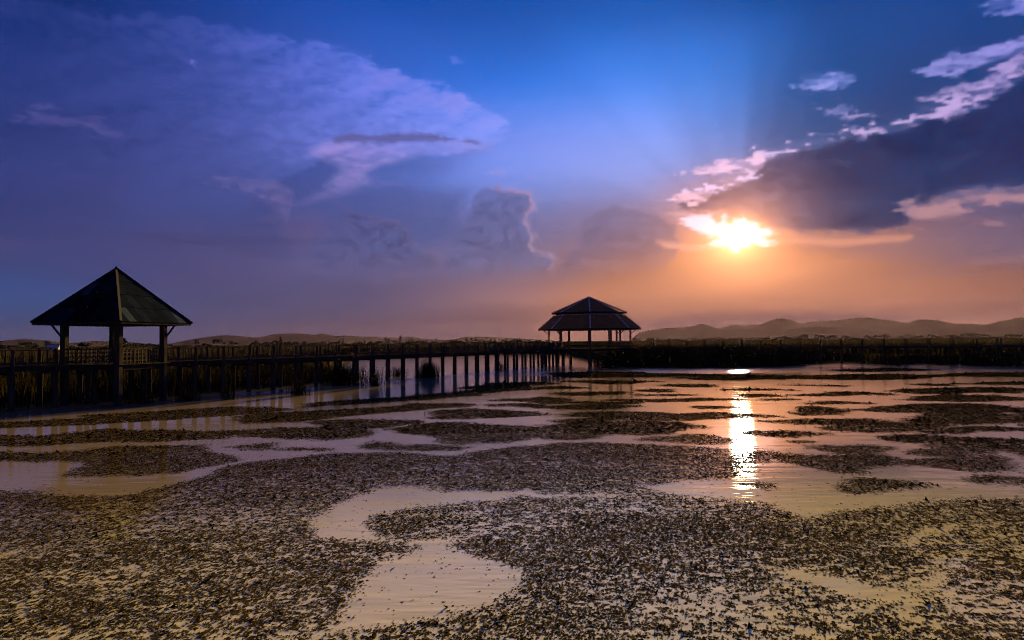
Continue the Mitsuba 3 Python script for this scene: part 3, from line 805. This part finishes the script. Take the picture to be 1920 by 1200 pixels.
# the bed under and behind the left half of the long boardwalk
def left_bed(x, y):
    q, t = qt(x, y)
    lim = np.interp(t, [-40, -6, 10, 24, 30, 60], [-1.5, -1.2, -2.0, -3.2, -30, -60]) + 3 * (nz(x, y, 3, 21) - 0.5)
    return (q < lim) * (q > -26) * (t < 31) * np.clip(0.35 + (lim - q) / 3, 0, 1) * np.clip(1.7 * nz(x, y, 2.5, 22), 0, 1)


p = scatter(left_bed, -75, 0, 28, 100, 170000, 23)
h = (1.35 + 0.8 * nz(p[:, 0], p[:, 1], 4, 24)) * g.uniform(0.7, 1.15, len(p))
put("reed_bed", blades(p, h, g.uniform(0.02, 0.06, len(p)), 0.2, -0.05, 25), "reed", kind="stuff", label="black reed bed behind the piles on the left")

# the rough edge and top of the far marsh
def marsh_reeds(x, y):
    s = shore(np.degrees(np.arctan2(x, y)))
    d = np.hypot(x, y) - s
    return (d > -3) * np.exp(-np.maximum(d, 0) / 60) * np.clip(1.5 * nz(x, y, 9, 31) + 0.1, 0, 1)


p = np.vstack([scatter(marsh_reeds, -230, 240, 50, 360, 260000, 32)])
zz = np.maximum(marsh_height(p[:, 0], p[:, 1]), 0) - 0.1
h = g.uniform(0.5, 1.25, len(p)) * np.clip(1.7 - zz * 0.35, 0.8, 2)
put("marsh_reeds", blades(p, h, g.uniform(0.06, 0.16, len(p)), 0.2, zz, 33), "reed", kind="stuff", label="reeds covering the far marsh behind both boardwalks")


# tufts of grass and reed rooted among the piles: each one a plant of its own
def tuft(px, py, hgt, wid, n, label, seed, squash=0.7):
    c = at(px, py)
    gg = np.random.default_rng(seed)
    r = np.minimum(np.abs(gg.normal(0, 0.45, n)), 0.95)
    a = gg.uniform(0, 2 * math.pi, n)
    xy = np.c_[c[0] + r * wid * np.cos(a) * 0.5, c[1] + r * wid * squash * np.sin(a) * 0.5]
    h = hgt * np.exp(-0.5 * r ** 2) * gg.uniform(0.55, 1.05, n)
    k = thing("reed_tuft", label, "reeds", None)
    scene[k] = mikit.ply(blades(xy, h, gg.uniform(0.02, 0.05, n), 0.3, -0.03, seed), "reed")


for args in ((803, 708, 2.2, 3.4, 900, "bushy black reed clump between the boardwalk piles left of the far pavilion"), (705, 724, 2.3, 2.4, 130, "wispy tall reeds round a pair of boardwalk piles in the middle"),
             (640, 722, 2.1, 5.2, 700, "wide dark reed clump at the end of the left reed bed"), (745, 706, 1.6, 3.0, 200, "thin grass behind the boardwalk between the wispy reeds and the bushy clump"),
             (560, 741, 1.5, 2.4, 160, "low grass tuft under the boardwalk left of the wide reed clump"), (428, 749, 1.5, 1.8, 90, "sparse spiky grass by the piles right of the near pavilion"),
             (350, 752, 1.4, 2.2, 200, "dense short grass at the first pile right of the near pavilion"), (265, 756, 1.1, 2.6, 220, "matted grass in the water under the near pavilion"),
             (940, 694, 1.5, 2.0, 120, "small dark tuft at the foot of the far boardwalk piles"), (1140, 690, 1.9, 4.0, 500, "reed clump at the foot of the far pavilion's piles")):
    tuft(*args, seed=len(labels))

# ------------------------------------------------------------------ trees along the horizon
def tree_mesh(h, w, kind, seed):
    """(trunk, crown): a tapered trunk with limbs, and a crown of many small leaf faces in uneven clumps."""
    gg = np.random.default_rng(seed)
    wood_, leaf = [], []
    base = 0.30 if kind == "round" else 0.12
    wood_.append(beam((0, 0, -0.4), (0.02 * h, 0, 0.72 * h), 0.05 * h, 0.05 * h, (0, 1, 0), 0.35))
    nc = 13 if kind == "round" else 11
    for c in range(nc):
        u = c / (nc - 1)
        if kind == "round":
            th, ph = gg.uniform(0, 2 * math.pi), gg.uniform(-0.6, 1.0)
            rad = w * 0.5 * gg.uniform(0.35, 0.75)
            cc = np.array([rad * math.cos(th) * math.cos(ph * 1.2), rad * math.sin(th) * math.cos(ph * 1.2), h * (0.66 + 0.24 * ph)])
            cr = w * gg.uniform(0.13, 0.24)
        else:
            z = base + (0.98 - base) * u
            rad = w * 0.32 * (1 - u) ** 0.7
            th = c * 2.4 + gg.uniform(0, 1)
            cc = np.array([rad * math.cos(th), rad * math.sin(th), h * z])
            cr = w * (0.10 + 0.20 * (1 - u) ** 0.8) * gg.uniform(0.75, 1.2)
        wood_.append(beam((0, 0, min(cc[2] * 0.7, 0.65 * h)), cc, 0.018 * h, 0.018 * h, (0.3, 1, 0), 0.4))
        m = 34
        d = gg.normal(0, 1, (m, 3))
        d /= np.linalg.norm(d, axis=1, keepdims=True)
        ctr = cc + d * cr * gg.uniform(0.3, 1.15, (m, 1)) * [1, 1, 0.85]
        t1, t2 = gg.normal(0, 1, (m, 3)), gg.normal(0, 1, (m, 3))
        s = 0.055 * h ** 0.5 * (w / 3) ** 0.3
        t1 *= s / np.linalg.norm(t1, axis=1, keepdims=True) * gg.uniform(1.2, 3.2, (m, 1))
        t2 *= s / np.linalg.norm(t2, axis=1, keepdims=True) * gg.uniform(1.0, 2.2, (m, 1))
        leaf.append((np.stack([ctr - t1, ctr + t2, ctr + t1, ctr - t2], 1).reshape(-1, 3), (np.array([[0, 1, 2], [0, 2, 3]])[None] + np.arange(m)[:, None, None] * 4).reshape(-1, 3)))
    return join(wood_), join(leaf)


protos = {}
for kind in ("round", "spire"):
    for s in range(3):
        tr, cr = tree_mesh(10.0, 7.0 if kind == "round" else 4.6, kind, 40 + s)
        protos[kind, s] = mikit.ply(tr, "bark"), mikit.ply(cr, "leaf_dark")


def tree(px, top_y, width_px, dist, kind, label, group=None, base=1.1):
    t = far_point(px, top_y, dist)
    h = t[2] - base
    w = width_px * K * dist
    k = thing("tree", label, "tree", group)
    s = len(labels) % 3
    m = mi.ScalarTransform4f().translate([t[0], t[1], base]).rotate([0, 0, 1], float(rng.uniform(0, 360))).scale([w / (7.0 if kind == "round" else 4.6), w / (7.0 if kind == "round" else 4.6), h / 10.0])
    scene[k + "__trunk"] = {**protos[kind, s][0], "to_world": m}
    scene[k + "__crown"] = {**protos[kind, s][1], "to_world": m}


for a in ((50, 640, 20, 620, "round", "broad dark tree near the left edge, left of the near pavilion"), (88, 638.5, 13, 620, "round", "tall-stemmed dark tree just left of the near pavilion's left post"),
          (233, 632, 12, 620, "round", "dark tree showing just right of the near pavilion's middle post"), (158, 642, 22, 640, "round", "low wide tree seen through the left opening of the near pavilion"),
          (369, 637, 11, 760, "round", "lone small tree just right of the near pavilion's roof edge"), (407, 634.5, 18, 760, "round", "biggest of the bushy trees right of the near pavilion"),
          (526, 631.5, 11, 800, "spire", "tall slim tree standing highest in the left half of the treeline"), (516, 637, 15, 800, "round", "bushy tree leaning on the tall slim tree's left side"),
          (479, 637, 9, 800, "round", "small round tree left of the tall slim tree"), (751, 629.5, 12, 900, "spire", "tallest pointed tree in the treeline left of the far pavilion"),
          (723, 632, 7, 900, "spire", "thin pole-like tree left of the tallest pointed tree"), (643, 633, 6, 850, "spire", "thin tree in the middle of the left treeline, right one of a close pair"),
          (637, 635, 6, 850, "spire", "thin tree in the middle of the left treeline, left one of a close pair")):
    tree(*a)
for x, y, w, kd in ((3, 646, 14, "round"), (18, 647, 12, "round"), (68, 645, 13, "round"), (100, 645, 10, "round"), (30, 647, 12, "round"), (152, 645, 12, "round"), (255, 647, 10, "round"), (272, 646, 9, "round"), (296, 645, 10, "round"),
                    (384, 643, 8, "round"), (421, 639, 9, "round"), (434, 639, 8, "round"), (442, 641, 10, "round"), (497, 640, 10, "round"), (506, 641, 10, "round"), (542, 639, 8, "spire"), (552, 641, 9, "round"), (571, 639, 9, "round"),
                    (610, 640, 9, "round"), (684, 637, 7, "spire"), (695, 640, 9, "round"), (710, 638, 8, "round"), (728, 636, 8, "spire"), (739, 638, 9, "round"), (768, 636, 9, "spire")):
    tree(x, y, w, 780, kd, "small dark tree low in the treeline beyond the left half of the boardwalk", "small trees beyond the left half of the boardwalk")
for n_ in range(26):
    x = 774 + n_ * 9.2 + rng.uniform(-2.5, 2.5)
    tree(x, np.interp(x, [770, 900, 1020], [635.5, 635, 639]) + rng.uniform(-1, 2.2), rng.uniform(7, 11), 900 + rng.uniform(-40, 40), "spire", "pointed dark tree in the close-set row left of the far pavilion", "close-set pointed trees left of the far pavilion")
for x, y, w in ((1508, 626.5, 22), (1535, 627, 20), (1562, 628, 16), (1660, 626, 16), (1806, 625, 14), (1822, 624, 14), (1846, 626, 12), (1700, 626.5, 12), (1390, 632, 12), (1330, 633, 10), (1225, 634, 10)):
    tree(x, y, w, 1900, "round", "tiny hazy tree on the horizon above the right-hand boardwalk", "hazy trees on the horizon above the right-hand boardwalk")

# the low scrub and woods between and beyond them
def leaf_heap(pts, size, seed):
    gg = np.random.default_rng(seed)
    m = len(pts)
    t1, t2 = gg.normal(0, 1, (m, 3)), gg.normal(0, 1, (m, 3))
    t1 *= (size * gg.uniform(0.6, 1.5, m) / np.linalg.norm(t1, axis=1))[:, None]
    t2 *= (size * gg.uniform(0.5, 1.1, m) / np.linalg.norm(t2, axis=1))[:, None]
    return np.stack([pts - t1, pts + t2, pts + t1, pts - t2], 1).reshape(-1, 3), (np.array([[0, 1, 2], [0, 2, 3]])[None] + np.arange(m)[:, None, None] * 4).reshape(-1, 3)


def woods(x0, x1, dist, hgt, count, size, label, seed):
    gg = np.random.default_rng(seed)
    a0, a1 = (math.atan2(*ray(x, 640)[:2]) for x in (x0, x1))
    a = gg.uniform(a0, a1, count)
    r = dist * (1 + gg.uniform(-0.06, 0.06, count))
    crown = np.clip(nz(a * dist, r * 0, 9.0, seed, 4) * 1.7 - 0.35, 0.12, 1.2)
    z = 1.0 + hgt * crown * np.sqrt(gg.uniform(0, 1, count))
    put("woods", leaf_heap(np.c_[r * np.sin(a), r * np.cos(a), z], np.full(count, size), seed + 1), "leaf_dark", kind="stuff", label=label)


woods(-120, 770, 850, 5.5, 26000, 0.55, "low dark scrub along the horizon beyond the left half of the boardwalk", 51)
woods(760, 1030, 960, 7.5, 12000, 0.6, "dense dark wood along the horizon left of the far pavilion", 52)
woods(1190, 2060, 2300, 12.0, 26000, 1.3, "hazy low woods along the horizon above the right-hand boardwalk", 53)

# ------------------------------------------------------------------ a pale house far left
hx = far_point(100, 655, 560)
H = thing("house", "small pale blue-roofed house among the trees at the far left", "house")
yawh = 0.5
for sgn in (0,):
    c = np.array([hx[0], hx[1], 0.9])
    put("wall", box(c + [0, 0, 1.2], (6.5, 4.2, 2.6), yawh), "pale_wall", H)
    a, b = np.array([math.cos(yawh), math.sin(yawh), 0]), np.array([-math.sin(yawh), math.cos(yawh), 0])
    pr = [c + a * s * 3.7 + b * t * 2.6 + [0, 0, z] for s in (-1, 1) for t, z in ((-1, 2.45), (1, 2.45), (0, 4.0))]
    put("roof", (np.array(pr), np.array([[0, 2, 1], [3, 4, 5], [0, 3, 5], [0, 5, 2], [1, 2, 5], [1, 5, 4], [0, 1, 4], [0, 4, 3]])), "pale_roof", H)
    w_ = c - b * 2.13
    for t in (-1.6, 1.4):
        put("window", box(w_ + a * t + [0, 0, 1.4], (1.0, 0.06, 1.0), yawh), "sheet_black", H)

# ------------------------------------------------------------------ sticks and sprigs standing in the water
def stick(px, py, h, lean, label, w=0.03):
    c = at(px, py)
    k = thing("twig", label, "twig")
    m = c + [lean * 0.4 * h, 0, 0.55 * h]
    scene[k] = mikit.ply(join([beam(c - [0, 0, 0.15], m, w, w, (0, 1, 0), 0.85), beam(m, c + [lean * h, 0.02, h], w * 0.85, w * 0.85, (0, 1, 0), 0.5), beam(m, m + [lean * h * -0.3 + 0.03, 0, 0.22 * h], w * 0.6, w * 0.6, (0, 1, 0), 0.5)]), "bark")


stick(797, 779, 0.36, -0.22, "lone dark twig poking out of the pink water left of centre", 0.035)
stick(1548, 1203, 0.42, -0.05, "upright dry stem at the bottom edge right of centre", 0.010)
stick(1612, 1196, 0.36, -0.5, "leaning dry stem at the bottom edge beside the upright one", 0.010)
stick(1404, 731, 0.25, 0.3, "tiny dark stump in the glittering water below the sun", 0.12)
# ------------------------------------------------------------------ floating weed: mats with gaps, built leaf by leaf
def on_water(pts):
    return [tuple(at(x, max(y, horizon(x) + 8))[:2]) for x, y in pts]


def oval(cx, cy, rx, ry, tilt=0.0, n=14):
    """A long mat: an outline through points of the water, tapering at both ends."""
    t = np.arange(n) * 2 * math.pi / n
    k = 1 + 0.16 * np.sin(3 * t + cx) + 0.10 * np.sin(2 * t + cy)
    return [(cx + rx * k_ * math.cos(u), cy + ry * k_ * math.sin(u) * (0.55 + 0.45 * abs(math.sin(u))) + tilt * rx * math.cos(u)) for u, k_ in zip(t, k)]


FIELD = [(-300, 905), (0, 922), (100, 926), (215, 930), (300, 918), (345, 905), (400, 890), (450, 868), (520, 858), (640, 850), (760, 848), (830, 854), (880, 848), (960, 836), (1060, 828), (1180, 832), (1290, 836), (1372, 842), (1374, 858),
         (1440, 858), (1445, 872), (1400, 888), (1372, 894), (1290, 898), (1200, 910), (1240, 927), (1313, 937), (1400, 942), (1440, 947), (1513, 963), (1530, 972), (1580, 960), (1710, 955), (1835, 945), (1960, 932), (2300, 925), (2700, 1330), (-700, 1330)]
POOLS = [[(599, 1177), (620, 1130), (662, 1077), (704, 1049), (777, 1032), (800, 1018), (750, 1010), (690, 1013), (620, 1012), (567, 1009), (567, 971), (602, 955), (634, 937), (690, 918), (732, 912), (809, 912), (830, 918), (917, 921), (1005, 916), (1010, 924),
          (970, 930), (917, 943), (830, 943), (760, 950), (707, 962), (686, 976), (700, 992), (746, 1004), (795, 1006), (865, 1004), (935, 993), (940, 998), (865, 1012), (860, 1022), (910, 1046), (945, 1060), (970, 1077), (960, 1102), (917, 1123), (865, 1144), (795, 1156), (725, 1163), (662, 1170)],
         [(1448, 1071), (1510, 1071), (1575, 1083), (1640, 1093), (1710, 1096), (1760, 1074), (1805, 1048), (1832, 1038), (1810, 1062), (1780, 1095), (1740, 1116), (1660, 1128), (1585, 1126), (1535, 1106), (1485, 1090)],
         [(1700, 1020), (1730, 1000), (1800, 992), (1815, 1000), (1760, 1015), (1745, 1035), (1715, 1040)], [(940, 925), (1160, 928), (1170, 934), (1000, 936)], [(-40, 1040), (60, 1028), (80, 1034), (-40, 1052)]]
MATS = [oval(682, 794, 100, 9), oval(570, 812, 148, 14), oval(895, 810, 150, 18), oval(900, 776, 112, 10), oval(495, 836, 44, 5), oval(577, 841, 42, 4), oval(710, 835, 42, 6), oval(790, 838, 100, 7), oval(840, 760, 66, 3.5),
        [(575, 756), (640, 750), (760, 744), (880, 732), (985, 722), (990, 727), (900, 740), (760, 752), (640, 760), (580, 764)], [(440, 782), (520, 772), (640, 768), (760, 761), (850, 756), (840, 763), (700, 776), (560, 790), (470, 792)],
        [(150, 780), (300, 772), (440, 762), (560, 766), (480, 776), (330, 786), (200, 795), (150, 792)], [(-60, 792), (60, 790), (140, 786), (300, 775), (310, 782), (180, 796), (60, 801), (-60, 804)],
        [(-60, 818), (60, 816), (200, 806), (330, 806), (430, 812), (430, 824), (320, 828), (200, 828), (60, 836), (-60, 838)], [(-60, 845), (60, 850), (160, 844), (200, 838), (390, 836), (434, 862), (400, 872), (345, 888), (230, 895), (110, 893), (150, 868), (60, 862), (-60, 864)],
        oval(1170, 703, 175, 5), oval(985, 719, 60, 3), oval(935, 727, 76, 6), oval(1010, 750, 72, 5), oval(985, 760, 62, 4), oval(1235, 733, 38, 3), oval(1260, 741, 52, 2.2), oval(1260, 750, 122, 4), oval(1110, 738, 82, 3.5), oval(1097, 763, 92, 5),
        oval(1110, 755, 82, 3), oval(1240, 780, 188, 9), oval(935, 776, 70, 5), oval(1160, 802, 150, 12), oval(1383, 708, 122, 5), oval(1600, 707, 200, 5), oval(1293, 723, 56, 3), oval(1427, 742, 42, 4), oval(1460, 750, 32, 2), oval(1583, 739, 96, 3.5),
        oval(1567, 723, 42, 1.6), oval(1565, 755, 46, 4), oval(1540, 771, 68, 7), oval(1467, 812, 74, 7), oval(1570, 791, 152, 6), oval(1650, 801, 112, 10), oval(1287, 823, 92, 9), oval(1487, 829, 28, 2.5), oval(1593, 841, 86, 9), oval(1593, 868, 116, 21),
        oval(1440, 852, 70, 8), oval(1418, 911, 34, 6), oval(1660, 913, 94, 15), oval(1710, 823, 62, 6), oval(1720, 768, 102, 7), oval(1830, 732, 162, 6), oval(1810, 747, 136, 6), oval(1790, 766, 172, 8), oval(1810, 783, 122, 12), oval(1835, 806, 102, 8),
        oval(1760, 823, 102, 8), oval(1860, 836, 112, 14), oval(1785, 846, 82, 6), oval(1795, 866, 96, 15), oval(1880, 900, 86, 9), oval(1740, 721, 42, 1.6), oval(1885, 703, 132, 4), oval(1660, 694, 102, 3), oval(1885, 719, 92, 3), oval(1980, 790, 90, 20), oval(2010, 850, 90, 20),
        oval(1140, 716, 92, 3), oval(1050, 727, 60, 2.5), oval(1420, 731, 60, 2), oval(1340, 765, 50, 3), oval(1500, 722, 30, 1.5), oval(1090, 790, 60, 5), oval(1060, 815, 90, 8)]
field = shapely.Polygon(on_water(FIELD)).buffer(0)
pools = shapely.union_all([shapely.Polygon(on_water(q)).buffer(0) for q in POOLS])
mats = shapely.union_all([shapely.Polygon(on_water(q)).buffer(0) for q in MATS])
weed_area = shapely.union_all([field.difference(pools), mats])
shapely.prepare(weed_area)
shapely.prepare(field)


def weed_cover(x, y):
    """How thickly weed floats at each point, 0 to 1: thick in the mats, ragged at their edges, thinner and streaky near the shore we stand on."""
    dist = np.hypot(x, y)
    e = 0.07 + 0.0042 * dist
    gx = np.random.default_rng(3)
    wx = x + e * 7 * (nz(x, y, 2.2, 61) - 0.5) + gx.normal(0, 1, len(x)) * e * 0.8
    wy = y + e * 9 * (nz(x, y, 2.2, 62) - 0.5) + gx.normal(0, 1, len(x)) * e * 1.0
    inside = shapely.contains_xy(weed_area, wx, wy)
    gap = 0.55 * nz(x / 1.7, y, 0.10, 63, 3) + 0.45 * nz(x / 1.3, y, 0.045, 65, 2)
    big = nz(x / 2.2, y, 1.5, 64, 3)
    nearness = np.clip((26 - dist) / 14, 0, 1)
    lim = 0.35 + 0.08 * nearness + 0.24 * (big - 0.5) * (0.5 + nearness)
    c = np.clip((gap - lim) / 0.14 + 0.4, 0.0, 1) * (1 - 0.35 * nearness)
    c = np.where(dist > 30, np.maximum(c, np.clip((dist - 30) / 25, 0, 0.6)), c)
    loose = 0.006 * np.clip((30 - dist) / 10, 0, 1)
    return np.maximum(inside * c, loose)


def weed_zone(r0, r1, per_m2, size, seed, leaves=2, quads=True):
    gg = np.random.default_rng(seed)
    half = math.radians(42)
    n = int(per_m2 * half * (r1 * r1 - r0 * r0))
    r = np.sqrt(gg.uniform(r0 * r0, r1 * r1, n))
    a = gg.uniform(-half, half, n)
    x, y = r * np.sin(a), r * np.cos(a)
    keep = gg.uniform(0, 1, n) < weed_cover(x, y)
    x, y = x[keep], y[keep]
    n = len(x)
    out = []
    for m in range(leaves):
        s = size * np.exp(gg.normal(-0.1, 0.42, n))
        b = gg.uniform(0, 2 * math.pi, n)
        c = np.c_[x + gg.normal(0, 0.6, n) * size, y + gg.normal(0, 0.6, n) * size, gg.uniform(0.001, 0.004, n) + m * 0.002]
        tilt = np.abs(gg.normal(0, 0.15, n)) + (gg.uniform(0, 1, n) < 0.05) * gg.uniform(0.3, 1.1, n)
        u = np.c_[np.cos(b), np.sin(b), tilt] * s[:, None]
        w = np.c_[-np.sin(b), np.cos(b), gg.normal(0, 0.08, n)] * (s * gg.uniform(0.4, 0.8, n))[:, None]
        p0, p1, p2, p3 = c - u * [1, 1, 0.0], c + w, c + u, c - w
        for q in (p1, p3):
            q[:, 2] = np.maximum(q[:, 2], 0.001)
        if quads:
            out.append((np.stack([p0, p1, p2, p3], 1).reshape(-1, 3), (np.array([[0, 2, 1], [0, 3, 2]])[None] + np.arange(n)[:, None, None] * 4).reshape(-1, 3)))
        else:
            out.append((np.stack([p0 - w * 0.5, p3, p2, p1][:1] + [p2, p1], 1).reshape(-1, 3), np.arange(3 * n).reshape(-1, 3)))
    return join(out)


weed = join([weed_zone(6.5, 16, 2000, 0.0175, 71), weed_zone(16, 30, 1050, 0.025, 72, 2, False), weed_zone(30, 55, 380, 0.047, 73, 2, False), weed_zone(55, 108, 110, 0.09, 74, 2, False)])
put("water_weed", weed, "weed_leaf", kind="stuff", label="brown floating weed spread in ragged mats over the lagoon")

# ------------------------------------------------------------------ the air
scene["haze_air"] = {"type": "homogeneous", "albedo": {"type": "rgb", "value": [0.95, 0.95, 0.95]}, "sigma_t": {"type": "rgb", "value": HAZE.tolist()}, "phase": {"type": "hg", "g": HAZE_G}}
scene["haze"] = {"type": "cube", "to_world": mi.ScalarTransform4f().translate([0, 3150, 77]).scale([6600, 3250, 79]), "bsdf": {"type": "null"}, "interior": {"type": "ref", "id": "haze_air"}}
note("haze", "thin evening haze over the lagoon and the hills", None, None, "stuff")
